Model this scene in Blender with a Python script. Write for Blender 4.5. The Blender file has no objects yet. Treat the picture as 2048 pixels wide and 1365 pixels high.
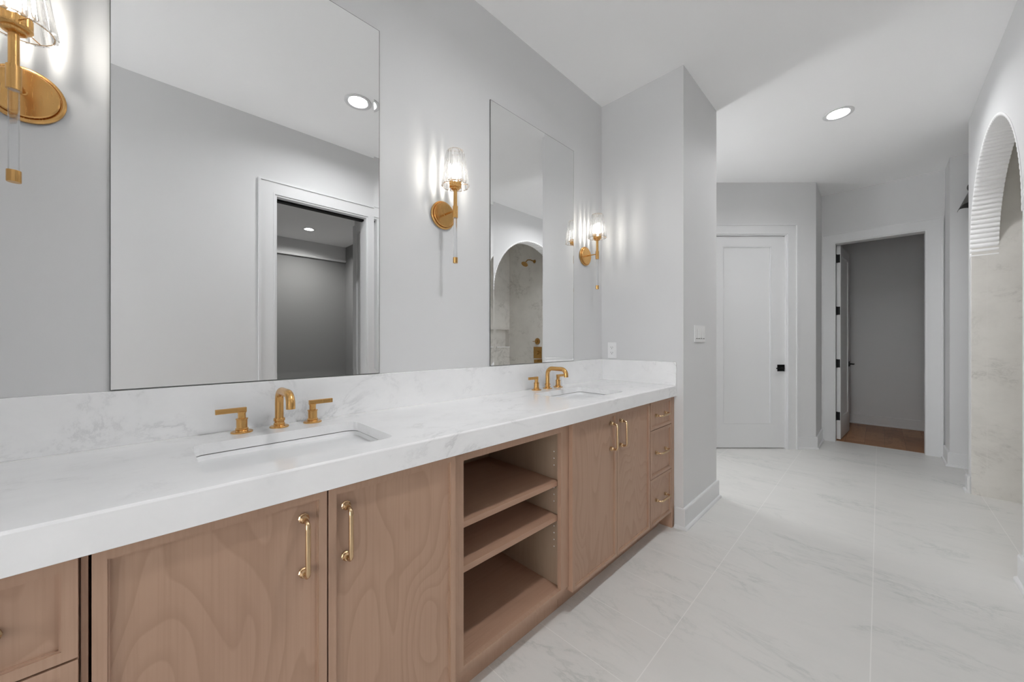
import bpy, bmesh, math, random
from mathutils import Vector, Matrix
from mathutils.geometry import tessellate_polygon

sc = bpy.context.scene
COL = sc.collection
R = math.radians
PI = math.pi

# ------------------------------------------------------------------ camera, world, exposure
H = 1.21
CX = 1.4866
W = 1.993            # wall facing the vanity
CEIL = 2.9875
cam_d = bpy.data.cameras.new('camera')
cam = bpy.data.objects.new('camera', cam_d)
COL.objects.link(cam)
cam_d.sensor_width = 36.0
cam_d.lens = 730.0 / 2048 * 36.0
cam_d.clip_start = 0.02
cam.location = (CX, 0, H)
cam.rotation_euler = (R(90), 0, math.atan2(735, 730))
sc.camera = cam

world = bpy.data.worlds.new('world')
sc.world = world
world.use_nodes = True
world.node_tree.nodes['Background'].inputs[0].default_value = (0.985, 0.99, 1.0, 1)
world.node_tree.nodes['Background'].inputs[1].default_value = 7.7

vs = sc.view_settings
vs.view_transform = 'Standard'
vs.look = 'None'
vs.gamma = 1.0
vs.use_curve_mapping = False
vs.exposure = 0.26

cy = sc.cycles
cy.use_denoising = True
cy.max_bounces = 14
cy.diffuse_bounces = 8
cy.glossy_bounces = 6
cy.transmission_bounces = 8
cy.transparent_max_bounces = 24
cy.sample_clamp_indirect = 6.0
cy.caustics_reflective = False
cy.caustics_refractive = False

CAN_W = 430.0        # radiance of the ceiling lights
BULB_W = 185.0       # radiance of the sconce bulbs
BED_W = 760.0        # ceiling light of the room behind the camera

# ------------------------------------------------------------------ materials
def newmat(name):
    m = bpy.data.materials.new(name)
    m.use_nodes = True
    nt = m.node_tree
    return m, nt, nt.nodes['Principled BSDF']

def node(nt, t, **kw):
    n = nt.nodes.new(t)
    for k, v in kw.items():
        setattr(n, k, v)
    return n

def math_n(nt, op, a, b=None, c=None):
    n = nt.nodes.new('ShaderNodeMath'); n.operation = op
    for i, v in enumerate((a, b, c)):
        if v is None: continue
        if isinstance(v, (int, float)): n.inputs[i].default_value = v
        else: nt.links.new(v, n.inputs[i])
    return n.outputs[0]

def mixc(nt, fac, a, b, mode='MIX'):
    n = nt.nodes.new('ShaderNodeMix'); n.data_type = 'RGBA'; n.blend_type = mode
    if isinstance(fac, (int, float)): n.inputs[0].default_value = fac
    else: nt.links.new(fac, n.inputs[0])
    for i, v in ((6, a), (7, b)):
        if isinstance(v, tuple): n.inputs[i].default_value = (*v, 1)
        else: nt.links.new(v, n.inputs[i])
    return n.outputs[2]

def ramp(nt, fac, stops):
    n = nt.nodes.new('ShaderNodeValToRGB')
    el = n.color_ramp.elements
    while len(el) < len(stops): el.new(0.5)
    for e, (p, c) in zip(el, stops):
        e.position = p
        e.color = (c, c, c, 1) if isinstance(c, (int, float)) else (*c, 1)
    nt.links.new(fac, n.inputs[0])
    return n.outputs[0]

def noise(nt, vec, scale, detail=2, rough=.5, dist=0):
    n = nt.nodes.new('ShaderNodeTexNoise')
    n.inputs['Scale'].default_value = scale
    n.inputs['Detail'].default_value = detail
    n.inputs['Roughness'].default_value = rough
    n.inputs['Distortion'].default_value = dist
    nt.links.new(vec, n.inputs['Vector'])
    return n.outputs[0]

def world_pos(nt, scale=(1, 1, 1), rot=(0, 0, 0)):
    g = nt.nodes.new('ShaderNodeNewGeometry')
    mp = nt.nodes.new('ShaderNodeMapping')
    mp.inputs['Scale'].default_value = scale
    mp.inputs['Rotation'].default_value = rot
    nt.links.new(g.outputs['Position'], mp.inputs['Vector'])
    return mp.outputs[0]

def bump(nt, bsdf, h, strength=.1, dist=.002):
    b = nt.nodes.new('ShaderNodeBump')
    b.inputs['Strength'].default_value = strength
    b.inputs['Distance'].default_value = dist
    nt.links.new(h, b.inputs['Height'])
    nt.links.new(b.outputs[0], bsdf.inputs['Normal'])

def paint(name, col, rough=.55, spec=.3, texture=.05):
    m, nt, b = newmat(name)
    p = world_pos(nt)
    n = noise(nt, p, 1.7, 3)
    c = mixc(nt, n, tuple(v * .985 for v in col), tuple(min(1, v * 1.015) for v in col))
    nt.links.new(c, b.inputs['Base Color'])
    b.inputs['Roughness'].default_value = rough
    b.inputs['Specular IOR Level'].default_value = spec
    bump(nt, b, noise(nt, p, 260, 2), texture, .0008)
    return m

M = {}
M['wall'] = paint('wall_paint', (.705, .706, .708), .6, .2)
M['ceiling'] = paint('ceiling_paint', (.94, .94, .94), .8, .1)
M['trim'] = paint('trim_paint', (.715, .718, .722), .38, .4, .01)
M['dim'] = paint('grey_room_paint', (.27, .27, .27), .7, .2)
M['bounce_floor'] = paint('pale_bounce_floor', (.86, .85, .84), .9, .1, .4)  # unseen floor, made pale to bounce light onto that room's ceiling
M['plaster'] = paint('arch_plaster', (.86, .86, .86), .45, .3, .02)
M['porcelain'] = paint('porcelain', (.86, .865, .87), .22, .5, 0)
M['plastic'] = paint('white_plastic', (.86, .86, .86), .3, .5, 0)
M['darkslot'] = paint('dark_slot', (.03, .03, .03), .6, .2, 0)
M['shade_grey'] = paint('dark_grey_enamel', (.085, .085, .08), .4, .4, 0)

def brass(name, col, rough, aniso=0):
    m, nt, b = newmat(name)
    p = world_pos(nt, (1, 1, .08))
    n = noise(nt, p, 420, 2)
    c = mixc(nt, n, tuple(v * .93 for v in col), col)
    nt.links.new(c, b.inputs['Base Color'])
    b.inputs['Metallic'].default_value = 1
    r = nt.nodes.new('ShaderNodeMapRange')
    r.inputs[3].default_value = rough * .85; r.inputs[4].default_value = rough * 1.15
    nt.links.new(n, r.inputs[0]); nt.links.new(r.outputs[0], b.inputs['Roughness'])
    return m
M['brass'] = brass('brushed_gold_brass', (.72, .42, .155), .26)
M['brass_pull'] = brass('champagne_brass', (.70, .50, .30), .2)
M['brass_dark'] = brass('aged_brass', (.42, .24, .08), .3)

m, nt, b = newmat('matte_black'); b.inputs['Base Color'].default_value = (.006, .006, .006, 1)
b.inputs['Roughness'].default_value = .5; b.inputs['Specular IOR Level'].default_value = .2
M['black'] = m

m, nt, b = newmat('mirror_silver'); b.inputs['Base Color'].default_value = (.93, .935, .935, 1)
b.inputs['Metallic'].default_value = 1; b.inputs['Roughness'].default_value = 0.0
M['mirror'] = m
m, nt, b = newmat('mirror_edge'); b.inputs['Base Color'].default_value = (.12, .125, .12, 1)
b.inputs['Roughness'].default_value = .25
M['mirror_edge'] = m

def clear(name, transp, tint, rough=.0, ior=1.5, frost=0):
    m = bpy.data.materials.new(name); m.use_nodes = True
    nt = m.node_tree; nt.nodes.clear()
    out = nt.nodes.new('ShaderNodeOutputMaterial')
    g = nt.nodes.new('ShaderNodeBsdfGlass'); g.inputs['IOR'].default_value = ior
    g.inputs['Roughness'].default_value = rough; g.inputs['Color'].default_value = (*tint, 1)
    t = nt.nodes.new('ShaderNodeBsdfTransparent'); t.inputs[0].default_value = (*tint, 1)
    mx = nt.nodes.new('ShaderNodeMixShader'); mx.inputs[0].default_value = transp
    nt.links.new(g.outputs[0], mx.inputs[1]); nt.links.new(t.outputs[0], mx.inputs[2])
    if frost:
        tr = nt.nodes.new('ShaderNodeBsdfTranslucent'); tr.inputs[0].default_value = (1, 1, 1, 1)
        m2 = nt.nodes.new('ShaderNodeMixShader'); m2.inputs[0].default_value = frost
        nt.links.new(mx.outputs[0], m2.inputs[1]); nt.links.new(tr.outputs[0], m2.inputs[2])
        mx = m2
    nt.links.new(mx.outputs[0], out.inputs[0])
    return m
M['crystal'] = clear('crystal_glass', .70, (1, 1, 1), frost=.006)
M['crystal_edge'] = clear('crystal_glass_cut_edge', .10, (1, 1, 1), frost=.015)
M['acrylic'] = clear('clear_acrylic', .55, (.975, .98, .985), 0, 1.3)
M['window_glass'] = clear('window_glass', .9, (.98, .98, .98))

def emit(name, col, s):
    m = bpy.data.materials.new(name); m.use_nodes = True
    nt = m.node_tree; nt.nodes.clear()
    out = nt.nodes.new('ShaderNodeOutputMaterial')
    e = nt.nodes.new('ShaderNodeEmission'); e.inputs[0].default_value = (*col, 1); e.inputs[1].default_value = s
    nt.links.new(e.outputs[0], out.inputs[0])
    return m
M['can'] = emit('ceiling_light_diffuser', (.985, .99, 1), CAN_W)
M['can_bed'] = emit('room_light_diffuser', (1, .985, .96), BED_W)
M['bulb'] = emit('sconce_bulb_glow', (1, .955, .87), BULB_W)

def wood(name, along='z', base=(.470, .308, .218), dark=(.325, .195, .128), cath=1.0):
    m, nt, b = newmat(name)
    sc_ = {'z': (1.9, 2.6, .75), 'y': (2.4, .5, 2.4)}[along]
    p = world_pos(nt, sc_)
    n = noise(nt, p, 1.55, 1.6, .45, .55)
    rings = math_n(nt, 'FRACT', math_n(nt, 'MULTIPLY', n, 17.0))
    line = ramp(nt, rings, [(0, .0), (.55, .12), (.93, .62), (1.0, 0.0)])
    fs = {'z': (60, 160, 2.2), 'y': (160, 2.2, 160)}[along]
    fine = noise(nt, world_pos(nt, fs), 1.0, 3, .6)
    blotch = noise(nt, world_pos(nt, (1, 1, .6)), 3.2, 3, .5)
    c1 = mixc(nt, math_n(nt, 'MULTIPLY', line, .62 * cath), base, dark)
    c2 = mixc(nt, math_n(nt, 'MULTIPLY', ramp(nt, fine, [(.45, 0.0), (.75, 1.0)]), .30), c1, dark)
    c3 = mixc(nt, math_n(nt, 'MULTIPLY', ramp(nt, blotch, [(.35, 0.0), (.7, 1.0)]), .3), c2, tuple(v * k for v, k in zip(base, (.93, .86, .88))))
    nt.links.new(c3, b.inputs['Base Color'])
    b.inputs['Roughness'].default_value = .42
    b.inputs['Specular IOR Level'].default_value = .35
    bump(nt, b, fine, .05, .0006)
    return m
M['wood'] = wood('stained_maple_panel')
M['wood_frame'] = wood('stained_maple_frame', cath=.25)
M['wood_shelf'] = wood('stained_maple_shelf', 'y', (.44, .275, .19), (.30, .175, .115), .3)
M['wood_inner'] = wood('stained_maple_interior', 'z', (.40, .30, .215), (.30, .215, .15), .35)

def marble(name, base, vein, rough, sc_=1.0, amount=.5, warp=(1, 1, 1), rot=0.0, cloud_k=.2):
    m, nt, b = newmat(name)
    p = world_pos(nt, warp, (0, 0, rot))
    w1 = noise(nt, p, 2.6 * sc_, 9, .68, .5)
    ridge = math_n(nt, 'ABSOLUTE', math_n(nt, 'SUBTRACT', w1, .5))
    v = ramp(nt, ridge, [(0.0, 1.0), (.006, .8), (.022, .2), (.07, 0.0)])
    patch = ramp(nt, noise(nt, p, 1.9 * sc_, 5, .65, .3), [(.46, 0.0), (.66, 1.0)])
    speck = ramp(nt, noise(nt, p, 15 * sc_, 6, .7, .3), [(.58, 0.0), (.75, 1.0)])
    cloud = ramp(nt, noise(nt, p, 3.4 * sc_, 6, .65, .3), [(.38, 0.0), (.72, 1.0)])
    f = math_n(nt, 'MULTIPLY', math_n(nt, 'MULTIPLY', v, patch), amount)
    f = math_n(nt, 'ADD', f, math_n(nt, 'MULTIPLY', math_n(nt, 'MULTIPLY', speck, patch), amount * .5))
    f = math_n(nt, 'ADD', f, math_n(nt, 'MULTIPLY', cloud, amount * cloud_k))
    c = mixc(nt, f, base, vein)
    nt.links.new(c, b.inputs['Base Color'])
    b.inputs['Roughness'].default_value = rough
    b.inputs['Specular IOR Level'].default_value = .5
    return m, nt, b, c
M['marble'] = marble('white_marble', (.92, .92, .922), (.50, .505, .51), .13, 1.9, .46, (1, .7, 1), R(22), .26)[0]

def tile_floor():
    m, nt, b, c = marble('floor_tile_stone', (.685, .676, .655), (.42, .445, .425), .33, 1.35, .60, (.5, 1.2, 1), R(-12), .22)
    g = nt.nodes.new('ShaderNodeNewGeometry'); s = nt.nodes.new('ShaderNodeSeparateXYZ')
    nt.links.new(g.outputs['Position'], s.inputs[0])
    x, y = s.outputs[0], s.outputs[1]
    PX, X0 = .585, .293
    u = math_n(nt, 'DIVIDE', math_n(nt, 'SUBTRACT', x, X0), PX)
    k = math_n(nt, 'FLOOR', u)
    fu = math_n(nt, 'FRACT', u)
    du = math_n(nt, 'MINIMUM', fu, math_n(nt, 'SUBTRACT', 1.0, fu))
    lx = math_n(nt, 'LESS_THAN', math_n(nt, 'MULTIPLY', du, PX), .0017)
    # joints across each column: short tiles in the first column, long tiles staggered in the others
    first = math_n(nt, 'LESS_THAN', k, .5)
    length = math_n(nt, 'ADD', math_n(nt, 'MULTIPLY', first, -2.645), 2.94)
    off = math_n(nt, 'ADD', math_n(nt, 'MULTIPLY', math_n(nt, 'SUBTRACT', 1.0, first), math_n(nt, 'MULTIPLY', math_n(nt, 'ADD', k, -1.0), -1.47)), .0)
    v = math_n(nt, 'DIVIDE', math_n(nt, 'SUBTRACT', y, math_n(nt, 'ADD', off, math_n(nt, 'ADD', math_n(nt, 'MULTIPLY', first, -2.937), 4.127))), length)
    fv = math_n(nt, 'FRACT', v)
    dv = math_n(nt, 'MINIMUM', fv, math_n(nt, 'SUBTRACT', 1.0, fv))
    ly = math_n(nt, 'LESS_THAN', math_n(nt, 'MULTIPLY', dv, length), .0015)
    grout = math_n(nt, 'MAXIMUM', lx, ly)
    tone = noise(nt, world_pos(nt, (1.7, .85, 1)), 1.0, 1)
    c = mixc(nt, math_n(nt, 'MULTIPLY', tone, .12), c, (.60, .59, .57))
    c = mixc(nt, math_n(nt, 'MULTIPLY', grout, .75), c, (.80, .79, .77))
    nt.links.new(c, b.inputs['Base Color'])
    return m
M['floor'] = tile_floor()

def shower_tile():
    m, nt, b, c = marble('shower_tile_stone', (.73, .71, .67), (.40, .385, .355), .3, 1.2, .75, (1, 1, 1.2), 0, .3)
    g = nt.nodes.new('ShaderNodeNewGeometry'); s = nt.nodes.new('ShaderNodeSeparateXYZ')
    nt.links.new(g.outputs['Position'], s.inputs[0])
    def lines(o, p0, p, w):
        u = math_n(nt, 'FRACT', math_n(nt, 'DIVIDE', math_n(nt, 'SUBTRACT', o, p0), p))
        d = math_n(nt, 'MINIMUM', u, math_n(nt, 'SUBTRACT', 1.0, u))
        return math_n(nt, 'LESS_THAN', math_n(nt, 'MULTIPLY', d, p), w)
    gr = math_n(nt, 'MAXIMUM', lines(s.outputs[0], 2.074, .585, .0016), lines(s.outputs[2], .552, 1.17, .0013))
    c = mixc(nt, math_n(nt, 'MULTIPLY', gr, .6), c, (.74, .72, .69))
    nt.links.new(c, b.inputs['Base Color'])
    return m
M['tile'] = shower_tile()

def plank():
    m, nt, b = newmat('oak_plank_floor')
    p = world_pos(nt, (1, 1, 1))
    br = nt.nodes.new('ShaderNodeTexBrick')
    br.offset = .37
    br.inputs['Color1'].default_value = (.50, .25, .115, 1); br.inputs['Color2'].default_value = (.33, .145, .06, 1)
    br.inputs['Mortar'].default_value = (.10, .045, .02, 1)
    br.inputs['Scale'].default_value = 1; br.inputs['Mortar Size'].default_value = .0012
    br.inputs['Brick Width'].default_value = .55; br.inputs['Row Height'].default_value = .17
    mp = nt.nodes.new('ShaderNodeMapping'); mp.inputs['Rotation'].default_value = (0, 0, R(90))
    nt.links.new(p, mp.inputs[0]); nt.links.new(mp.outputs[0], br.inputs['Vector'])
    gr = noise(nt, world_pos(nt, (40, 3, 1)), 1, 4, .6, .6)
    kn = ramp(nt, noise(nt, world_pos(nt, (6, 2.2, 1)), 1.4, 3, .5, 1.5), [(.52, 0.0), (.72, 1.0)])
    c = mixc(nt, math_n(nt, 'MULTIPLY', gr, .35), br.outputs[0], (.20, .085, .03))
    c = mixc(nt, math_n(nt, 'MULTIPLY', kn, .5), c, (.16, .065, .025))
    nt.links.new(c, b.inputs['Base Color']); b.inputs['Roughness'].default_value = .4
    return m
M['plank'] = plank()

# ------------------------------------------------------------------ mesh helpers
class MB:
    def __init__(s): s.bm = bmesh.new(); s.mi = 0
    def _fin(s, faces):
        for f in faces: f.material_index = s.mi
    def box(s, x0, x1, y0, y1, z0, z1, bev=0, mat=None, seg=2):
        vs_ = [s.bm.verts.new((x, y, z)) for x in (x0, x1) for y in (y0, y1) for z in (z0, z1)]
        q = [(0, 1, 3, 2), (4, 6, 7, 5), (0, 4, 5, 1), (2, 3, 7, 6), (0, 2, 6, 4), (1, 5, 7, 3)]
        fs = [s.bm.faces.new([vs_[i] for i in f]) for f in q]
        s._fin(fs)
        if bev > 0:
            es = list({e for f in fs for e in f.edges})
            bmesh.ops.bevel(s.bm, geom=es, offset=bev, segments=seg, profile=.6, affect='EDGES')
        if mat is not None:
            bmesh.ops.transform(s.bm, matrix=mat, verts=[v for v in vs_ if v.is_valid])
        return s
    def rings(s, rs, closed=False, cap=True):
        vr = [[s.bm.verts.new(p) for p in r] for r in rs]
        n = len(rs[0]); fs = []
        for i in range(len(vr) - (0 if closed else 1)):
            a, b_ = vr[i], vr[(i + 1) % len(vr)]
            for j in range(n):
                fs.append(s.bm.faces.new((a[j], a[(j + 1) % n], b_[(j + 1) % n], b_[j])))
        if cap and not closed:
            fs.append(s.bm.faces.new(list(reversed(vr[0])))); fs.append(s.bm.faces.new(vr[-1]))
        s._fin(fs)
        return s
    def lathe(s, prof, o=(0, 0, 0), axis='z', n=24, closed=False):
        """prof: list of (radius, height) along axis"""
        o = Vector(o); rs = []
        for r, h in prof:
            ring = []
            for j in range(n):
                a = 2 * PI * j / n
                rr = max(r, 1e-5)
                c, d = rr * math.cos(a), rr * math.sin(a)
                v = {'z': (c, d, h), 'x': (h, c, d), 'y': (d, h, c)}[axis]
                ring.append(o + Vector(v))
            rs.append(ring)
        return s.rings(rs, closed=closed)
    def tube(s, pts, r, n=14, closed=False):
        pts = [Vector(p) for p in pts]
        rad = r if isinstance(r, (list, tuple)) else [r] * len(pts)
        rs = []; nrm = None
        for i, p in enumerate(pts):
            if closed: t = pts[(i + 1) % len(pts)] - pts[i - 1]
            else: t = pts[min(i + 1, len(pts) - 1)] - pts[max(i - 1, 0)]
            t.normalize()
            if nrm is None:
                nrm = t.cross(Vector((0, 0, 1)))
                if nrm.length < .1: nrm = t.cross(Vector((0, 1, 0)))
            nrm = (nrm - t * nrm.dot(t)).normalized()
            bn = t.cross(nrm)
            rs.append([p + (nrm * math.cos(2 * PI * j / n) + bn * math.sin(2 * PI * j / n)) * rad[i] for j in range(n)])
        return s.rings(rs, closed=closed)
    def poly(s, loops, fn, t0, t1):
        """2D outline with holes extruded between depths t0 and t1; fn(u, v, t) -> 3D point"""
        ls = [[Vector((u, v, 0)) for u, v in lp] for lp in loops]
        tris = tessellate_polygon(ls)
        flat = [p for lp in ls for p in lp]
        A = [s.bm.verts.new(fn(p.x, p.y, t0)) for p in flat]
        B = [s.bm.verts.new(fn(p.x, p.y, t1)) for p in flat]
        fs = []
        for t in tris:
            fs.append(s.bm.faces.new([A[i] for i in t]))
            fs.append(s.bm.faces.new([B[i] for i in reversed(t)]))
        k = 0
        for lp in ls:
            n = len(lp)
            for i in range(n):
                a, c = k + i, k + (i + 1) % n
                fs.append(s.bm.faces.new((A[a], A[c], B[c], B[a])))
            k += n
        s._fin(fs)
        return s
    def build(s, name, mats, parent=None, smooth=None, loc=(0, 0, 0)):
        bmesh.ops.recalc_face_normals(s.bm, faces=s.bm.faces)
        me = bpy.data.meshes.new(name)
        s.bm.to_mesh(me); s.bm.free()
        if not isinstance(mats, (list, tuple)): mats = [mats]
        for m_ in mats: me.materials.append(m_)
        o = bpy.data.objects.new(name, me)
        COL.objects.link(o)
        if smooth:
            me.shade_smooth()
            try: me.set_sharp_from_angle(angle=R(smooth))
            except Exception: pass
        if parent: o.parent = parent
        o.location = loc
        return o

def thing(name, label, cat, loc=(0, 0, 0), group=None):
    o = bpy.data.objects.new(name, None)
    o.empty_display_size = .05
    COL.objects.link(o)
    o.location = loc
    o['label'] = label; o['category'] = cat
    if group: o['group'] = group
    return o

def tag(o, label, cat, group=None):
    o['label'] = label; o['category'] = cat
    if group: o['group'] = group
    return o

def struct(o, label=None):
    o['kind'] = 'structure'
    if label: o['label'] = label
    return o

def copy_thing(root, loc, label):
    def cp(o, parent):
        c = o.copy(); COL.objects.link(c)
        if parent: c.parent = parent
        for ch in list(o.children): cp(ch, c)
        return c
    r = cp(root, None)
    r.location = loc; r['label'] = label
    return r

def rrect(x0, x1, y0, y1, r, n=6):
    pts = []
    for cx_, cy_, a0 in ((x1 - r, y1 - r, 0), (x0 + r, y1 - r, 90), (x0 + r, y0 + r, 180), (x1 - r, y0 + r, 270)):
        for i in range(n + 1):
            a = R(a0 + 90 * i / n)
            pts.append((cx_ + r * math.cos(a), cy_ + r * math.sin(a)))
    return pts

# ------------------------------------------------------------------ room shell
T = .12
PY = 2.437           # partition wall face at the end of the vanity
PX1, PY1 = .598, 3.11
YF = 4.601           # far face of the shower
K = Vector((.985, 5.297, 0))                 # convex corner by door 1
D1 = Vector((-1, -1, 0)).normalized()        # along the diagonal wall
N1 = Vector((1, -1, 0)).normalized()         # its normal into the room

struct(MB().box(-1.0, 2.053, -2.8, 5.921, -.1, 0).box(2.053, 3.5, 2.8, 5.921, -.1, 0).build('floor', M['floor']),
       'pale veined stone tile floor of the bathroom')
struct(MB().box(-.3, 3.0, 5.921, 7.6, -.1, 0).build('floor', M['plank']), 'oak plank floor of the dim room behind the open door')
struct(MB().box(2.053, 6.0, -2.8, 2.8, -.1, 0).build('floor', M['bounce_floor']), 'unseen floor of the room seen in the mirror, made pale to bounce light')
def ceiling():
    """slab with round holes for the recessed lights"""
    s = MB()
    def hole(cx_, cy_): return [(cx_ + .071 * math.cos(2 * PI * i / 32), cy_ + .071 * math.sin(2 * PI * i / 32)) for i in range(32)]
    s.poly([[(-1.0, -2.8), (6.0, -2.8), (6.0, 7.6), (-1.0, 7.6)]] + [hole(*c[:2]) for c in CANS],
           lambda u, v, t: (u, v, t), CEIL, CEIL + .03)
    s.box(-1.0, 6.0, -2.8, 7.6, CEIL + .10, CEIL + .16)
    for a in ((-1.0, -.95, -2.8, 7.6), (5.95, 6.0, -2.8, 7.6), (-1, 6, -2.8, -2.75), (-1, 6, 7.55, 7.6)):
        s.box(*a, CEIL + .03, CEIL + .10)
    return s.build('ceiling', M['ceiling'])
CANS = [(1.256, 1.10, 'recessed ceiling light over the vanity aisle, seen in the large mirror', 'can'),
        (1.260, 3.817, 'round recessed light in the ceiling in front of the closed white door', 'can'),
        (4.92, 1.80, 'recessed light in the dim room seen through the doorway in the mirror', 'can_bed')]
struct(ceiling(), 'smooth white ceiling')

struct(MB().box(-T, 0, -.4372, PY, 0, CEIL).build('wall_left', M['wall']), 'pale grey wall behind the vanity')
struct(MB().box(-T, PX1, -1.11, -.4372, 0, CEIL).build('wall_near_partition', M['wall']))
struct(MB().box(-T, 0, -2.6, -1.11, 0, CEIL).build('wall_bath_side', M['wall']))
bx0, bx1, bz0, bz1 = .66, 1.84, .26, 2.10  # opening of an unseen window added to brighten the ceiling and vertical faces
s_ = MB().poly([[(-T, 0), (2.123, 0), (2.123, CEIL), (-T, CEIL)], [(bx0, bz0), (bx1, bz0), (bx1, bz1), (bx0, bz1)]],
               lambda u, v, t: (u, t, v), -2.6, -2.72)
struct(s_.build('wall_near', M['wall']))
w_ = MB().poly([[(bx0, bz0), (bx1, bz0), (bx1, bz1), (bx0, bz1)], [(bx0 + .05, bz0 + .05), (bx1 - .05, bz0 + .05), (bx1 - .05, bz1 - .05), (bx0 + .05, bz1 - .05)]],
               lambda u, v, t: (u, t, v), -2.64, -2.69)
wo = struct(w_.build('fill_window', M['trim']), 'unseen white framed window added at the near end to brighten the room')
MB().box(bx0 + .05, bx1 - .05, -2.668, -2.664, bz0 + .05, bz1 - .05).build('pane', M['window_glass'], wo)
struct(MB().box(-.72, PX1, PY, PY1, 0, CEIL).build('wall_partition', M['wall']), 'pale grey partition wall at the end of the vanity')

# wall facing the vanity: doorway and shower arch
AYC, AR, AZ = 3.862, .739, 1.863
dl, dr, dz = .722, 1.484, 2.40
ARo = AR + .012
s_ = MB()
loop = [(-2.6, 0), (dl, 0), (dl, dz), (dr, dz), (dr, 0), (AYC - ARo, 0), (AYC - ARo, AZ)]
loop += [(AYC + ARo * math.cos(R(180 - a)), AZ + ARo * math.sin(R(180 - a))) for a in range(4, 180, 4)]
loop += [(AYC + ARo, AZ), (AYC + ARo, 0), (4.69, 0), (4.69, CEIL), (-2.6, CEIL)]
s_.poly([loop], lambda u, v, t: (t, u, v), W, W + .13)
struct(s_.build('wall_right', M['wall']), 'pale grey wall with the shower arch, facing the vanity')

# reeded arch lining
NF = 64
s_ = MB(); rs = []
NS = NF * 6
for i in range(NS + 1):
    a = PI * i / NS
    ph = (i % 6) / 6.0
    r = AR + .009 - .0095 * math.sin(PI * ph) ** .8
    ring = []
    for x, rr in ((W - .003, ARo + .010), (W - .003, r + .0035), (W + .001, r), (2.129, r), (2.129, ARo + .010)):
        ring.append((x, AYC + rr * math.cos(a), AZ + rr * math.sin(a)))
    rs.append(ring)
s_.rings(rs)
struct(s_.build('trim_arch', M['plaster'], smooth=50), 'white reeded lining of the shower arch')

# shower shell
s_ = MB()
s_.box(W + .005, 3.22, YF, YF + .012, 0, CEIL)                       # far wall tile and jamb
s_.box(2.123, 3.22, 2.90, 2.912, 0, CEIL)
ny0, ny1, nz0, nz1 = 4.285, 4.585, 1.11, 1.41
s_.poly([[(2.9, 0), (YF, 0), (YF, CEIL), (2.9, CEIL)], [(ny0, nz0), (ny1, nz0), (ny1, nz1), (ny0, nz1)]],
        lambda u, v, t: (t, u, v), 3.22, 3.232)
s_.box(3.31, 3.322, ny0 - .02, ny1 + .02, nz0 - .02, nz1 + .02)
s_.box(3.232, 3.31, ny0 - .012, ny0, nz0 - .012, nz1 + .012)
s_.box(3.232, 3.31, ny1, ny1 + .012, nz0 - .012, nz1 + .012)
s_.box(3.232, 3.31, ny0, ny1, nz1, nz1 + .012)
s_.box(W + .005, 2.123, AYC - ARo, AYC - AR, 0, AZ)                  # near jamb
struct(s_.build('wall_shower', M['tile']), 'grey stone tile lining the shower')
struct(MB().box(3.20, 3.31, ny0 - .004, ny1 + .004, nz0 - .016, nz0, .002).build('trim_niche', M['plaster']), 'pale sill of the shower niche')
struct(MB().box(2.123, 3.44, 4.613, 4.69, 0, CEIL).build('wall_shower_end', M['wall']))
struct(MB().box(3.325, 3.44, 2.78, 4.613, 0, CEIL).box(2.123, 3.325, 2.78, 2.90, 0, CEIL).build('wall_shower_back', M['wall']))

# corridor, far alcove
struct(MB().box(1.965, 3.44, 5.49, 5.97, 0, CEIL).build('wall_corridor', M['wall']), 'pale grey wall of the side passage')
struct(MB().box(3.32, 3.44, 4.69, 5.49, 0, CEIL).build('wall_corridor_end', M['wall']))
struct(MB().box(.865, .985, 5.297, 5.97, 0, CEIL).build('wall_return', M['wall']))
d2l, d2r, d2z = 1.100, 1.842, 2.392
s_ = MB().poly([[(.985, 0), (d2l, 0), (d2l, d2z), (d2r, d2z), (d2r, 0), (1.965, 0), (1.965, CEIL), (.985, CEIL)]],
               lambda u, v, t: (u, t, v), 5.85, 5.97)
struct(s_.build('wall_far', M['wall']), 'pale grey wall around the open door')
# diagonal wall with the closed door: u runs from K to the left
LD = 2.26
dd0, dd1, ddz = .328, 1.196, 2.405
def diag(u, v, t): return K + D1 * u - N1 * t + Vector((0, 0, v))
s_ = MB().poly([[(0, 0), (dd0, 0), (dd0, ddz), (dd1, ddz), (dd1, 0), (LD, 0), (LD, CEIL), (0, CEIL)]], diag, 0, .12)
struct(s_.build('wall_diagonal', M['wall']), 'pale grey diagonal wall around the closed door')
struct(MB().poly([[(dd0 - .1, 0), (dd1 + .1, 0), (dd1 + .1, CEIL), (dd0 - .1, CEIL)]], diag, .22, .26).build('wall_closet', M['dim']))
# window wall of the alcove
wy0, wy1, wz0, wz1 = 3.19, 3.62, .35, 2.55
s_ = MB().poly([[(3.10, 0), (3.86, 0), (3.86, CEIL), (3.10, CEIL)], [(wy0, wz0), (wy1, wz0), (wy1, wz1), (wy0, wz1)]],
               lambda u, v, t: (t, u, v), -.62, -.74)
struct(s_.build('wall_window', M['wall']))
w_ = MB()
w_.poly([[(wy0, wz0), (wy1, wz0), (wy1, wz1), (wy0, wz1)], [(wy0 + .04, wz0 + .04), (wy1 - .04, wz0 + .04), (wy1 - .04, wz1 - .04), (wy0 + .04, wz1 - .04)]],
        lambda u, v, t: (t, u, v), -.66, -.70)
wo = struct(w_.build('window_1', M['trim']), 'tall white framed window in the alcove')
MB().box(-.682, -.678, wy0 + .04, wy1 - .04, wz0 + .04, wz1 - .04).build('pane', M['window_glass'], wo)

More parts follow.
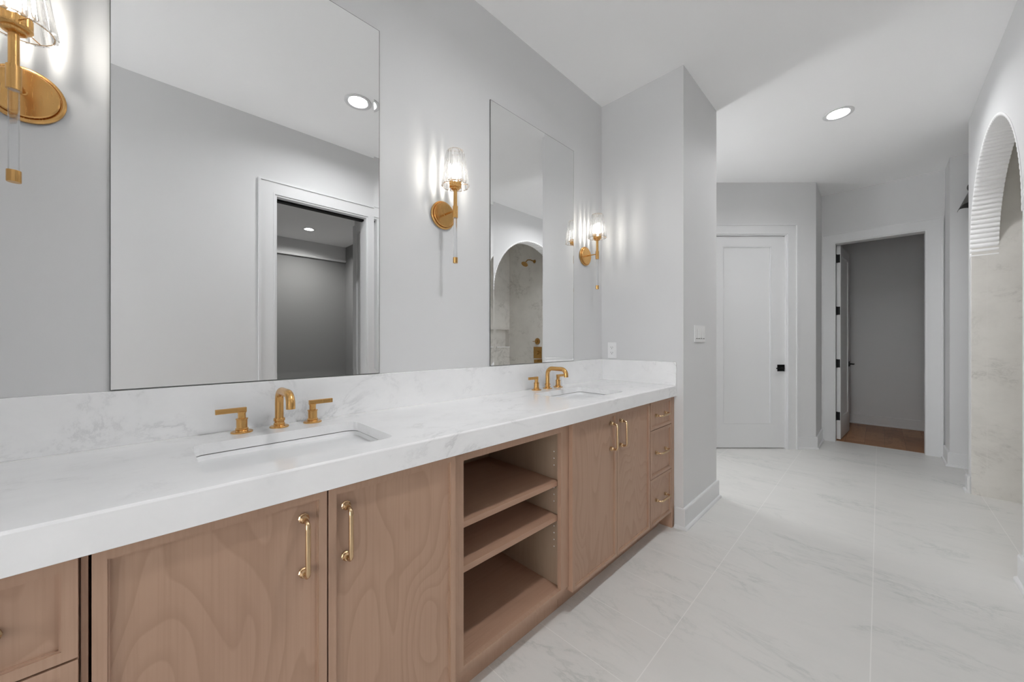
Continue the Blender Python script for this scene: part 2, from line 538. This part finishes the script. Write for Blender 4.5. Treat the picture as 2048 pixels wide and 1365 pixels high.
# dim room behind door 2
struct(MB().box(.2, 2.9, 7.39, 7.5, 0, CEIL).build('wall_dim_room', M['trim']), 'grey wall of the dim room behind the open door')
struct(MB().box(.2, .3, 5.97, 7.39, 0, CEIL).build('wall_dim_side', M['trim']))
struct(MB().box(2.8, 2.9, 5.97, 7.39, 0, CEIL).build('wall_dim_side', M['trim']))
struct(MB().box(.3, .865, 5.97, 6.0, 0, CEIL).box(.865, d2l - .02, 5.972, 6.0, 0, CEIL).box(d2r + .02, 2.8, 5.972, 6.0, 0, CEIL).build('wall_dim_front', M['trim']))
# room behind the camera wall
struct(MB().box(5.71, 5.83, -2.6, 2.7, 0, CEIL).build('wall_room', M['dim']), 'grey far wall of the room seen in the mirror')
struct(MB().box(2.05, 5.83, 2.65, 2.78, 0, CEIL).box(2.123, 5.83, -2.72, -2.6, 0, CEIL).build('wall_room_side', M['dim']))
struct(MB().box(5.685, 5.71, -2.6, 2.65, 2.73, CEIL).box(5.665, 5.71, -2.6, 2.65, 2.70, 2.735, .004).build('trim_soffit', M['wall']), 'band along the top of the far wall of the room in the mirror')
struct(MB().box(2.50, 2.69, 1.64, 1.76, 0, CEIL).box(2.124, 2.50, 1.64, 1.76, 2.40, CEIL).build('wall_hall', M['wall']))
struct(MB().box(2.60, 2.70, 1.622, 1.64, 0, 2.50, .004).box(2.124, 2.60, 1.622, 1.64, 2.40, 2.50, .004).build('trim_hall', M['trim']))
struct(MB().box(2.124, 2.45, 1.66, 1.70, .01, 2.39, .002).build('door_hall', M['trim']), 'white door in the room seen in the mirror')

# ------------------------------------------------------------------ baseboards
def bbp(name, pts, side=1, h=.134):
    """baseboard along a polyline with mitred corners; side = +1 when the room lies to the left of the path"""
    P = [Vector((x, y, 0)) for x, y in pts]
    prof = [(-.002, .0), (.028, .0), (.028, .010), (.024, .018), (.0155, .021), (.0155, h - .006), (.012, h), (-.002, h)]
    nr = []
    for a_, b_ in zip(P[:-1], P[1:]):
        d = (b_ - a_).normalized(); nr.append(Vector((-d.y, d.x, 0)) * side)
    s = MB(); rs = []
    for i_, p in enumerate(P):
        if i_ == 0: m_ = nr[0]
        elif i_ == len(P) - 1: m_ = nr[-1]
        else:
            m_ = nr[i_ - 1] + nr[i_]; m_ = m_ / (1 + nr[i_ - 1].dot(nr[i_]))
        rs.append([p + m_ * d + Vector((0, 0, z)) for d, z in prof])
    s.rings(rs)
    return struct(s.build(name, M['trim']))
def kd(u): return tuple((K + D1 * u)[:2])
bbp('baseboard_partition', [(.548, PY), (PX1, PY), (PX1, PY1), (-.62, PY1)], -1)
bbp('baseboard_corner', [kd(.214), (K.x, K.y), (K.x, 5.830)], -1)
bbp('baseboard_diagonal', [kd(1.312), kd(2.23)], 1)
bbp('baseboard_corridor', [(1.965, 5.830), (1.965, 5.49), (3.32, 5.49)], -1)
bbp('baseboard_shower', [(W, AYC + ARo), (W, 4.69), (3.32, 4.69)], 1)
bbp('baseboard_right', [(W, dr + .115), (W, AYC - ARo)], 1)
bbp('baseboard_near', [(W, -2.6), (W, dl - .115)], 1)
bbp('baseboard_far', [(.3, 7.39), (2.8, 7.39)], -1)
bbp('baseboard_room', [(5.71, -2.6), (5.71, 2.65)], 1)

# ------------------------------------------------------------------ door casings
def casing(fn, u0, u1, ztop, w=.110, wall=.12):
    """flat casing with raised outer edge and jamb lining; fn(u, v, t): t > 0 into the room"""
    s = MB()
    a, b_, zt = u0, u1, ztop
    outer = [(a - w, 0), (a, 0), (a, zt), (b_, zt), (b_, 0), (b_ + w, 0), (b_ + w, zt + w), (a - w, zt + w)]
    s.poly([outer], fn, 0, .017)
    e = .014
    o2 = [(a - w - .002, 0), (a - w + e, 0), (a - w + e, zt + w - e), (b_ + w - e, zt + w - e), (b_ + w - e, 0), (b_ + w + .002, 0), (b_ + w + .002, zt + w + .002), (a - w - .002, zt + w + .002)]
    s.poly([o2], fn, 0, .025)
    i2 = [(a - .012, 0), (a, 0), (a, zt), (b_, zt), (b_, 0), (b_ + .012, 0), (b_ + .012, zt + .012), (a - .012, zt + .012)]
    s.poly([i2], fn, .016, .020)
    j = .014
    jl = [(a, 0), (a + j, 0), (a + j, zt - j), (b_ - j, zt - j), (b_ - j, 0), (b_, 0), (b_, zt), (a, zt)]
    s.poly([jl], fn, -wall, .012)
    return s
c1 = casing(lambda u, v, t: K + D1 * u + N1 * t + Vector((0, 0, v)), dd0, dd1, ddz)
struct(c1.build('trim_1', M['trim']), 'white casing of the closed door')
c2 = casing(lambda u, v, t: (u, 5.85 - t, v), d2l, d2r, d2z)
struct(c2.build('trim_2', M['trim']), 'white casing of the open door')
c3 = casing(lambda u, v, t: (W - t, u, v), dl, dr, dz, wall=.13)
struct(c3.build('trim_3', M['trim']), 'white casing of the doorway seen in the mirror')

struct(MB().box(W + .045, W + .095, dl + .014, dr - .014, dz - .030, dz - .013).build('trim_track', M['black']), 'dark sliding door track in the head of the doorway')

# ------------------------------------------------------------------ doors
def leaf(fn, w, h, th=.035, m=.147, zb=.26, zt=.115):
    """one-panel door leaf; fn(u, v, t), t=0 face towards the viewer, negative into the leaf"""
    s = MB()
    out = [(0, 0), (w, 0), (w, h), (0, h)]
    def ins(d): return [(m + d, zb + d), (w - m - d, zb + d), (w - m - d, h - zt - d), (m + d, h - zt - d)]
    s.poly([out, ins(0)], fn, 0, -th)
    s.poly([ins(0), ins(.007)], fn, -.004, -th + .004)
    s.poly([ins(.007), ins(.011)], fn, -.001, -th + .001)
    s.poly([ins(.011)], fn, -.009, -th + .009)
    return s
def fd1(u, v, t): return K + D1 * (u + dd0 + .017) + N1 * (t - .012) + Vector((0, 0, v + .012))
LW = dd1 - dd0 - .034
door1 = bpy.data.objects.new('door_1', None); COL.objects.link(door1)
struct(door1, 'closed white single panel door on the diagonal wall')
leaf(fd1, LW, ddz - .017 - .012, .035).build('door_panel', M['trim'], door1)
# black lever handle on the side nearest the corner
hc = .041
s_ = MB().poly([[(hc - .038, .858), (hc + .038, .858), (hc + .038, .932), (hc - .038, .932)]], fd1, -.012, .008)
ho = s_.build('door_handle', M['black'], door1)
s_ = MB()
s_.tube([fd1(hc, .893, .005), fd1(hc, .893, .045)], .009, 12)
s_.tube([fd1(hc - .008, .893, .045), fd1(hc + .05, .893, .045), fd1(hc + .077, .893, .043)], [.0075, .007, .0065], 12)
s_.build('lever', M['black'], ho, smooth=40)
s_ = MB().poly([rrect(-.024, -.005, .862, .928, .007)], fd1, .0, .016)
s_.build('strike_plate', M['black'], door1)

# open door: hinged on its far side, swung into the dim room
ang = R(86)
hx, hy = d2l + .018, 5.972
du = Vector((math.cos(ang), math.sin(ang), 0)); dn = Vector((math.sin(ang), -math.cos(ang), 0))
def fd2(u, v, t): return Vector((hx, hy, .012)) + du * u + dn * (t + .035) + Vector((0, 0, v))
door2 = bpy.data.objects.new('door_2', None); COL.objects.link(door2)
struct(door2, 'open white door swung back into the dim room')
leaf(fd2, .705, d2z - .03, .035, .12).build('door_panel', M['trim'], door2)
for hz in (2.217, 1.58, .936, .293):
    s_ = MB()
    s_.box(d2l + .0135, d2l + .0165, 5.925, 5.97, hz - .05, hz + .05, .001)
    s_.tube([(d2l + .016, 5.964, hz - .052), (d2l + .016, 5.964, hz + .052)], .0075, 10)
    s_.box(hx + .001, hx + .030, 5.966, 5.9715, hz - .05, hz + .05, .001)
    s_.build('hinge', M['black'], door2)
s_ = MB().poly([[(.625, .860), (.690, .860), (.690, .925), (.625, .925)]], fd2, 0, .008)
ho = s_.build('door_handle', M['black'], door2)
s_ = MB().tube([fd2(.657, .892, .004), fd2(.657, .892, .05)], .009, 12)
s_.tube([fd2(.665, .892, .05), fd2(.56, .892, .05)], .0075, 12)
s_.build('lever', M['black'], ho, smooth=40)

# ------------------------------------------------------------------ cabinets
XF = .540            # door faces
XR = .520            # face frame
ZB, ZT = .107, .848  # door bottom, top
def front(s_panel, y0, y1, z0, z1, x=XF, fw=.018, th=.020):
    """slim shaker front in one mesh: frame then recessed panel (material 1)"""
    s = s_panel
    fn = lambda u, v, t: (x + t, u, v)
    s.mi = 0
    def ins(d): return [(y0 + d, z0 + d), (y1 - d, z0 + d), (y1 - d, z1 - d), (y0 + d, z1 - d)]
    s.poly([ins(0), ins(fw)], fn, -th, 0)
    s.poly([ins(fw), ins(fw + .003)], fn, -th, -.003)
    s.mi = 1
    s.poly([ins(fw + .003)], fn, -th, -.0075)
    return s
WM = [M['wood_frame'], M['wood']]

def pull(parent, c0, c1, x=None):
    """bar pull between two feet; c0, c1 = (y, z) of the feet on the front"""
    x = XF - .006 if x is None else x
    a, b_ = Vector((x, *c0)), Vector((x, *c1))
    d = (b_ - a).normalized(); X = Vector((1, 0, 0))
    s = MB()
    p = [a + X * .008, a + X * .022, a + X * .030 + d * .0015, a + X * .0355 + d * .006, a + X * .037 + d * .014]
    q = [b_ + X * .037 - d * .014, b_ + X * .0355 - d * .006, b_ + X * .030 - d * .0015, b_ + X * .022, b_ + X * .008]
    s.tube(p + q, [.0054, .0050, .0050, .0052, .0058, .0058, .0052, .0050, .0050, .0054], 14)
    h = s.build('handle', M['brass_pull'], parent, smooth=50)
    for c in (a, b_):
        f = MB()
        f.lathe([(.0, 0), (.0112, 0), (.0116, .004), (.0096, .006), (.0104, .011), (.0074, .016), (.0, .017)], c, 'x', 10)
        f.build('handle_foot', M['brass_pull'], h)
    return h

def door_front(parent, y0, y1, hy_):
    d = front(MB(), y0, y1, ZB, ZT).build('door', WM, parent)
    pull(d, (hy_, .795), (hy_, .668))
    return d

def sink_cabinet(label, y0, ym, y1):
    t = thing('sink_cabinet', label, 'cabinet', (0, 0, 0), 'wooden cabinets under the long counter')
    s = MB()
    s.box(.02, XR, y0 + .001, y0 + .019, ZB, .85)
    s.box(.02, XR, y1 - .019, y1 - .001, ZB, .85)
    s.box(.02, XR, y0 + .019, y1 - .019, ZB, ZB + .018)
    s.box(.02, .03, y0 + .019, y1 - .019, ZB + .018, .70)
    s.box(XR - .02, XR, y0 + .019, y1 - .019, .80, .85)
    s.box(XR - .02, XR, ym - .02, ym + .02, ZB + .018, .80)
    s.build('body', M['wood_frame'], t)
    MB().box(.445, .46, y0, y1, 0, ZB).build('toe_kick', M['wood_frame'], t)
    door_front(t, y0 + .002, ym - .0018, ym - .052)
    door_front(t, ym + .0018, y1 - .002, ym + .044)
    return t

sink_cabinet('two door wooden cabinet under the near sink, between the drawers and the open shelves', -.072, .308, .690)
sink_cabinet('two door wooden cabinet under the far sink, between the open shelves and the partition drawers', 1.312, 1.699, 2.080)

DZ = [(.680, ZT), (.391, .676), (ZB, .387)]
def drawer_cabinet(label, y0, y1, e0, e1, leg0, leg1):
    t = thing('drawer_cabinet', label, 'cabinet', (0, 0, 0), 'wooden cabinets under the long counter')
    s = MB()
    a, b_ = min(y0, e0), max(y1, e1)
    s.box(.02, XR - .001, y0 - .004, y0 + .014, ZB, .85)
    s.box(.02, XR - .001, y1 - .010, y1 + .006, ZB, .85)
    s.box(.02, XR - .001, y0 + .014, y1 - .010, ZB, ZB + .018)
    s.box(.02, .03, y0 + .01, y1 - .01, ZB + .018, .85)
    s.box(XR - .02, XR - .001, y0 + .01, y1 - .01, .80, .85)
    s.build('body', M['wood_frame'], t)
    MB().box(.02, XF, leg0, leg1, 0, .85, .001).build('end_panel', M['wood_frame'], t)
    if y0 < 0: MB().box(.46, .531, y1 + .0025, y1 + .0105, ZB, .85).build('filler_strip', M['wood_frame'], t)
    MB().box(.445, .46, y0, y1, 0, ZB).build('toe_kick', M['wood_frame'], t)
    ym = (y0 + y1) / 2
    for (z0, z1), hz in zip(DZ, (.760, .535, .248)):
        d = front(MB(), y0, y1, z0, z1).build('drawer', WM, t)
        pull(d, (ym - .066, hz), (ym + .066, hz))
    return t
drawer_cabinet('three drawer wooden cabinet beside the partition wall', 2.086, 2.390, 2.39, 2.435, 2.396, 2.4355)
drawer_cabinet('wooden drawer cabinet at the near end of the counter, beside a dark gap', -.390, -.085, -.435, -.39, -.4355, -.396)

# open shelf unit
t = thing('shelf_cabinet', 'open wooden shelf unit between the two pairs of cabinet doors', 'shelf')
oy0, oy1, oz0, oz1 = .735, 1.257, .136, .815
uy0, uy1 = .692, 1.310
s = MB()
s.box(.02, XR - .019, uy0 + .001, oy0 - .004, ZB, .85)
s.box(.02, XR - .019, oy1 + .004 + .012, uy1 - .001, ZB, .85)
s.box(.02, .032, oy0 - .004, oy1 + .016, ZB + .02, .85)
s.box(.032, XR - .019, oy0 - .004, oy1 + .016, .83, .85)
s.build('body', M['wood_inner'], t)
for zz in (.30, .33, .36, .39, .50, .53, .56, .66, .69, .72):
    MB().lathe([(.0026, 0), (.0026, .0015)], (.470, oy1 + .0147, zz), 'y', 10).build('shelf_pin_hole', M['plastic'], t)
s = MB().poly([[(uy0, ZB + .02), (uy1, ZB + .02), (uy1, .85), (uy0, .85)], [(oy0, oz0), (oy1, oz0), (oy1, oz1), (oy0, oz1)]],
              lambda u, v, t_: (XR + t_, u, v), -.019, 0)
s.build('face_frame', M['wood_frame'], t)
MB().box(.02, XR - .012, uy0, uy1, ZB - .012, ZB + .02).build('bottom_rail', M['wood_frame'], t)
MB().box(.032, XR - .019, oy0 - .003, oy1 + .015, oz0 - .016, oz0 - .002).build('bottom_panel', M['wood_shelf'], t)
MB().box(.445, .46, uy0, uy1, 0, ZB - .012).build('toe_kick', M['wood_frame'], t)
for z in (.600, .448):
    MB().box(.034, XR - .022, oy0 - .003, oy1 + .014, z - .021, z, .001).build('shelf', M['wood_shelf'], t)

# ------------------------------------------------------------------ countertop, splashes
CT, CB, XC = .922, .852, .557
SK = [(.155, .462, .082, .524), (.155, .462, 1.480, 1.922)]
s = MB()
s.poly([[(0.001, -.437), (XC - .004, -.437), (XC - .004, PY - .001), (.001, PY - .001)]] + [rrect(*k, .032) for k in SK],
       lambda u, v, t_: (u, v, t_), CT - .030, CT)
# thick mitred front apron with an eased top edge
prof = [(XC - .030, CB), (XC - .001, CB), (XC, CB + .001), (XC, CT - .005), (XC - .0015, CT - .0015), (XC - .004, CT), (XC - .004, CT - .030), (XC - .030, CT - .030)]
a = [s.bm.verts.new((x, -.437, z)) for x, z in prof]; b_ = [s.bm.verts.new((x, PY - .001, z)) for x, z in prof]
for i in range(len(prof)):
    s.bm.faces.new((a[i], a[(i + 1) % len(prof)], b_[(i + 1) % len(prof)], b_[i]))
s.bm.faces.new(a); s.bm.faces.new(list(reversed(b_)))
tag(s.build('countertop', M['marble']), 'long white marble countertop with a thick front edge over wooden cabinets', 'countertop')
tag(MB().box(.001, .020, -.437, PY - .021, CT, 1.073, .0015).build('backsplash', M['marble']),
    'long low white marble backsplash along the wall under both mirrors', 'backsplash')
tag(MB().box(.001, XC, PY - .0205, PY - .001, CT, 1.073, .0015).build('side_splash', M['marble']),
    'short white marble splash against the partition wall under the outlet', 'backsplash')

# sinks
def sink(label, k):
    x0, x1, y0, y1 = k
    cx_, cy_ = (x0 + x1) / 2, (y0 + y1) / 2
    t = thing('undermount_sink', label, 'sink', (cx_, cy_, CT - .17), 'undermount sinks')
    hx_, hy_ = (x1 - x0) / 2, (y1 - y0) / 2
    z0 = .17 - .033
    s = MB(); rs = []
    def rr(e, r, z): return [(u, v, z) for u, v in rrect(-hx_ - e, hx_ + e, -hy_ - e, hy_ + e, r, 6)]
    rs = [rr(.03, .045, z0 - .012), rr(.03, .045, z0), rr(.002, .034, z0), rr(-.001, .034, z0 - .006), rr(-.010, .040, .05), rr(-.022, .05, .018), rr(-.05, .05, .006), rr(-.11, .02, .003)]
    s.rings(rs, cap=False)
    vs_ = list(s.bm.verts)[-len(rs[0]):]
    s.bm.faces.new(vs_)
    s.rings([rr(.03, .045, z0 - .012), rr(.012, .045, z0 - .02), rr(.005, .05, .03), rr(-.05, .05, -.008)], cap=True)
    s.build('basin', M['porcelain'], t, smooth=40)
    MB().lathe([(0, 0), (.022, 0), (.022, .003), (.016, .005), (0, .004)], (0, 0, .0035), 'z', 24).build('drain', M['brass'], t, smooth=40)
    return t
sink('white rectangular undermount sink nearer the wide mirror with the doorway reflection', SK[0])
sink('white rectangular undermount sink by the partition wall', SK[1])

# faucets
def faucet(label, yc):
    t = thing('bathroom_faucet', label, 'faucet', (.068, yc, CT), 'brushed gold faucets')
    s = MB()
    s.lathe([(0, 0), (.028, 0), (.028, .003), (.0265, .0045), (.017, .0045), (.0165, .006), (.0155, .0075), (.0165, .009), (.0165, .013), (.0145, .015),
             (.0145, .020), (.0165, .022), (.0165, .029), (.0145, .031), (0, .031)], (0, 0, 0), 'z', 28)
    s.build('spout_base', M['brass'], t, smooth=35)
    pts = [(0, 0, .028), (0, 0, .08)]
    r = .034
    for i in range(1, 9):
        a_ = R(90 * i / 8); pts.append((r - r * math.cos(a_), 0, .089 + r * math.sin(a_)))
    for i in range(0, 9):
        a_ = R(90 * i / 8); pts.append((.105 + r * math.sin(a_), 0, .089 + r * math.cos(a_)))
    pts += [(.139, 0, .078)]
    MB().tube(pts, .0125, 20).build('spout', M['brass'], t, smooth=50)
    for sg in (-1, 1):
        o = (0, sg * .102, 0)
        s = MB()
        s.lathe([(0, 0), (.029, 0), (.029, .003), (.0275, .0045), (.0175, .0045), (.0170, .006), (.0160, .0075), (.0170, .009), (.0170, .013), (.0145, .015),
                 (.0145, .040), (.0160, .041), (.0160, .044), (.0105, .045), (.0105, .060), (.0115, .0615), (.0115, .066), (0, .067)], o, 'z', 28)
        h = s.build('handle', M['brass'], t, smooth=35)
        y0, y1 = sorted((o[1] - sg * .012, o[1] + sg * .066))
        MB().box(-.0055, .0055, y0, y1, .0635, .0785, .0012).build('lever', M['brass'], h)
    return t
faucet('brushed gold widespread faucet at the near sink, with two lever handles', .309)
faucet('brushed gold widespread faucet at the sink by the partition wall', 1.713)

# ------------------------------------------------------------------ mirrors
def mirror(label, y0, y1, z0, z1):
    s = MB()
    t = thing('wall_mirror', label, 'mirror', (0, (y0 + y1) / 2, z0), 'frameless mirrors over the sinks')
    b_ = .0235
    yc = (y0 + y1) / 2
    def r(e, x): return [(x, y0 + e - yc, e), (x, y1 - e - yc, e), (x, y1 - e - yc, z1 - z0 - e), (x, y0 + e - yc, z1 - z0 - e)]
    s.mi = 0
    s.rings([r(.0, .0015), r(0, .0060), r(.0018, .0063)], cap=False)  # dark front rim stands in for the edge shadow and bevel reflection
    s.mi = 1
    s.rings([r(.0018, .0063), r(b_, .0058)], cap=False)
    vs_ = list(s.bm.verts)[-4:]
    s.bm.faces.new(vs_).material_index = 1
    s.build('bevelled_glass', [M['mirror_edge'], M['mirror']], t)
    MB().box(.0005, .0014, y0 + .004 - yc, y1 - .004 - yc, .004, z1 - z0 - .004).build('backing', M['mirror_edge'], t)
    return t
mirror('tall frameless mirror over the near sink, reflecting a white doorway', -.077, .686, 1.0742, 2.514)
mirror('tall frameless mirror over the far sink, reflecting the shower arch', 1.305, 2.068, 1.0742, 2.516)

# ------------------------------------------------------------------ sconces
def sconce(label, y):
    t = thing('wall_sconce', label, 'wall lamp', (0, y, 1.815), 'crystal and gold wall sconces')
    X = .105
    MB().lathe([(0, .0), (.066, .0), (.067, .003), (.067, .009), (.064, .012), (.0605, .0125), (.0595, .010), (.0585, .010), (.0575, .017), (.055, .0195), (0, .0205)], (0.0005, 0, 0), 'x', 40).build('backplate', M['brass'], t, smooth=35)
    s = MB().tube([(.019, 0, 0), (X - .008, 0, 0)], .0042, 14)
    s.lathe([(.0075, .0195), (.0075, .022), (.0055, .024), (.0045, .024)], (0, 0, 0), 'x', 20)
    s.build('arm', M['brass'], t, smooth=40)
    MB().lathe([(0, -.036), (.0118, -.036), (.0118, .018), (.0085, .019), (0, .019)], (X, 0, 0), 'z', 24).build('collar', M['brass'], t, smooth=40)
    MB().lathe([(0, .018), (.0085, .018), (.0085, .094), (0, .094)], (X, 0, 0), 'z', 24).build('stem', M['brass'], t, smooth=40)
    MB().lathe([(0, -.219), (.0085, -.219), (.0085, -.037), (0, -.037)], (X, 0, 0), 'z', 20).build('acrylic_rod', M['acrylic'], t, smooth=40)
    MB().lathe([(0, -.245), (.0105, -.245), (.0110, -.244), (.0110, -.219), (0, -.218)], (X, 0, 0), 'z', 24).build('finial', M['brass'], t, smooth=40)
    # cup: small disc, then a fluted drum
    s = MB().lathe([(0, .094), (.016, .094), (.019, .096), (.019, .102), (.024, .103), (.028, .106), (.028, .110), (0, .110)], (X, 0, 0), 'z', 32)
    rs = []
    for z in (.110, .134):
        rs.append([(X + (.0265 + .0010 * math.cos(18 * 2 * PI * j / 108)) * math.cos(2 * PI * j / 108), (.0265 + .0010 * math.cos(18 * 2 * PI * j / 108)) * math.sin(2 * PI * j / 108), z) for j in range(108)])
    s.rings(rs)
    for j in range(3):                                   # thin spokes that carry the shade
        a_ = 2 * PI * j / 3 + .5
        s.tube([(X + .026 * math.cos(a_), .026 * math.sin(a_), .116), (X + .060 * math.cos(a_), .060 * math.sin(a_), .112)], .0011, 6)
    s.build('cup', M['brass'], t, smooth=40)
    # faceted crystal shade: separate prisms standing on a wire ring
    NP = 14
    s = MB()
    zb, zt, rb, rt = .110, .272, .0625, .0375
    for j in range(NP):
        a0 = 2 * PI * j / NP; hw = PI / NP * .98
        rs = []
        for k_, (z, ro) in enumerate(((zb, rb), (zb + .004, rb + .0012), (zt - .012, rt + .003), (zt, rt - .002))):
            ri = ro - .0075 * (1 if k_ in (1, 2) else .6)
            rs.append([(X + ro * math.cos(a0 - hw), ro * math.sin(a0 - hw), z),
                       (X + (ro + .0022) * math.cos(a0 - hw * .45), (ro + .0022) * math.sin(a0 - hw * .45), z),
                       (X + (ro + .0022) * math.cos(a0 + hw * .45), (ro + .0022) * math.sin(a0 + hw * .45), z),
                       (X + ro * math.cos(a0 + hw), ro * math.sin(a0 + hw), z),
                       (X + ri * math.cos(a0 + hw * .8), ri * math.sin(a0 + hw * .8), z),
                       (X + ri * math.cos(a0 - hw * .8), ri * math.sin(a0 - hw * .8), z)])
        n0 = len(s.bm.faces)
        s.rings(rs)
        s.bm.faces.ensure_lookup_table()
        for f in list(s.bm.faces)[n0:]:
            c = f.calc_center_median()
            dev = abs((math.atan2(c.y, c.x - X) - a0 + PI) % (2 * PI) - PI)
            if dev > hw * .5: f.material_index = 1
    sh_ = s.build('glass_shade', [M['crystal'], M['crystal_edge']], t)
    for rr_, z in ((rb - .004, zb + .001), (rt - .0045, zt - .001)):
        s = MB().tube([(X + rr_ * math.cos(2 * PI * j / 48), rr_ * math.sin(2 * PI * j / 48), z) for j in range(48)], .0010, 6, closed=True)
        s.build('shade_ring', M['brass_pull'], sh_)
    MB().lathe([(0, .134), (.0085, .134), (.0100, .143), (.0104, .160), (.0098, .182), (.0072, .197), (.0030, .205), (0, .207)], (X, 0, 0), 'z', 16).build('bulb', M['bulb'], t, smooth=60)
    return t
s0 = sconce('crystal and gold wall sconce on the wall between the two mirrors', 1.003)
copy_thing(s0, (0, -.218, 1.815), 'largest crystal and gold sconce, cut off by the top corner of the photo')
copy_thing(s0, (0, 2.207, 1.815), 'crystal and gold wall sconce in the corner beside the partition wall')

# ------------------------------------------------------------------ ceiling lights
for x, y, lab, mat in CANS:
    t = thing('ceiling_light', lab, 'ceiling light', (x, y, CEIL), 'recessed round ceiling lights')
    MB().lathe([(.094, -.0005), (.094, -.004), (.090, -.0065), (.068, -.004), (.064, .004), (.060, .028), (.0695, .028), (.0695, -.0005)], (0, 0, 0), 'z', 48, closed=True).build('trim_ring', M['trim'], t, smooth=40)
    MB().lathe([(0, .022), (.0605, .022), (.0605, .027), (0, .027)], (0, 0, 0), 'z', 40).build('diffuser', M[mat], t)

# ------------------------------------------------------------------ outlet and switch
t = thing('wall_outlet', 'white double power outlet on the partition wall above the side splash', 'outlet', (.090, PY, 1.141))
MB().box(-.0355, .0355, -.006, -.0005, -.058, .058, .002).build('cover_plate', M['plastic'], t)
for dz_ in (-.0195, .0195):
    s = MB().poly([rrect(-.0165, .0165, dz_ - .0135, dz_ + .0135, .008)], lambda u, v, q: (u, q, v), -.0085, -.004)
    o = s.build('socket', M['plastic'], t)
    s = MB().box(-.0080, -.0060, -.0090, -.0080, dz_ + .000, dz_ + .008).box(.0060, .0080, -.0090, -.0080, dz_ + .000, dz_ + .008)
    s.lathe([(.0026, -.0090), (.0026, -.0080)], (0, 0, dz_ - .006), 'y', 10)
    s.build('socket_slot', M['darkslot'], o)
t = thing('light_switch', 'white four gang light switch on the side of the partition wall', 'switch', (PX1, 2.728, 1.260))
MB().box(.0005, .006, -.105, .105, -.058, .058, .002).build('cover_plate', M['plastic'], t)
for k_ in range(4):
    yy = (k_ - 1.5) * .046
    s = MB().box(.006, .0072, yy - .0168, yy + .0168, -.0335, .0335, .0004)
    o = s.build('rocker', M['plastic'], t)
    rm = Matrix.Translation((.0078, yy, 0)) @ Matrix.Rotation(R(4.0), 4, 'Y')
    MB().box(-.0016, .0016, -.0150, .0150, -.0315, .0315, .0006, mat=rm).build('paddle', M['plastic'], o)
    MB().box(.0070, .0078, yy - .0140, yy + .0140, -.0345, -.0315).build('rocker_slot', M['darkslot'], o)

# ------------------------------------------------------------------ shower fittings
t = thing('shower_valve', 'square aged brass shower control plate on the tiled shower wall', 'shower valve', (2.546, YF, 1.015))
MB().box(-.088, .088, -.008, -.0005, -.098, .098, .003).build('plate', M['brass_dark'], t)
MB().lathe([(0, -.045), (.030, -.045), (.032, -.042), (.032, -.012), (.038, -.008), (0, -.008)], (0, 0, 0), 'y', 28).build('knob', M['brass_dark'], t, smooth=40)
MB().tube([(0, -.036, 0), (-.07, -.036, 0)], .006, 10).build('lever', M['brass_dark'], t, smooth=40)
t = thing('shower_diverter', 'round aged brass shower knob above the square plate', 'shower valve', (2.552, YF, 1.204))
MB().lathe([(0, -.010), (.052, -.010), (.055, -.007), (.055, -.0005), (0, -.0005)], (0, 0, 0), 'y', 32).build('plate', M['brass_dark'], t, smooth=40)
MB().lathe([(0, -.045), (.020, -.045), (.022, -.040), (.022, -.010), (0, -.010)], (0, 0, 0), 'y', 24).build('knob', M['brass_dark'], t, smooth=40)
MB().tube([(0, -.034, 0), (.075, -.034, 0)], .006, 10).build('lever', M['brass_dark'], t, smooth=40)
t = thing('overhead_shower', 'shower head on a wall arm high in the tiled shower', 'shower head', (2.62, YF, 2.55))
MB().lathe([(0, -.006), (.028, -.006), (.030, -.0005), (0, -.0005)], (0, 0, 0), 'y', 24).build('flange', M['brass_dark'], t, smooth=40)
MB().tube([(0, -.004, 0), (0, -.10, .012), (0, -.17, .0), (0, -.205, -.03), (0, -.225, -.055)], .009, 12).build('arm', M['brass_dark'], t, smooth=50)
hm = MB().lathe([(0, .0), (.055, .0), (.058, .004), (.050, .014), (.015, .026), (.010, .040), (0, .040)], (0, 0, 0), 'z', 28)
bmesh.ops.transform(hm.bm, matrix=Matrix.Translation((0, -.245, -.085)) @ Matrix.Rotation(R(-35), 4, 'X'), verts=hm.bm.verts)
hm.build('spray_face', M['brass_dark'], t, smooth=40)

# dark lamp in the side passage, half hidden by the shower wall
t = thing('passage_lamp', 'dark grey flared lamp shade peeking out behind the shower wall corner', 'wall lamp', (2.120, 5.49, 2.46))
MB().lathe([(0, -.012), (.05, -.012), (.052, -.0005), (0, -.0005)], (0, 0, .20), 'y', 24).build('backplate', M['shade_grey'], t, smooth=40)
MB().tube([(0, -.01, .20), (0, -.10, .235), (0, -.140, .215)], .009, 10).build('arm', M['shade_grey'], t, smooth=40)
NS_ = 72
rs = []
for r0, z in ((.016, .215), (.028, .205), (.066, .100), (.122, .004)):
    k_ = .055 if z < .05 else 0
    rs.append([(r0 * math.cos(2 * PI * j / NS_), -.140 + r0 * math.sin(2 * PI * j / NS_), z - k_ * (1 - abs(math.cos(3 * PI * j / NS_)))) for j in range(NS_)])
s = MB().rings(rs, cap=False)
s.build('lamp_shade', M['shade_grey'], t, smooth=40)
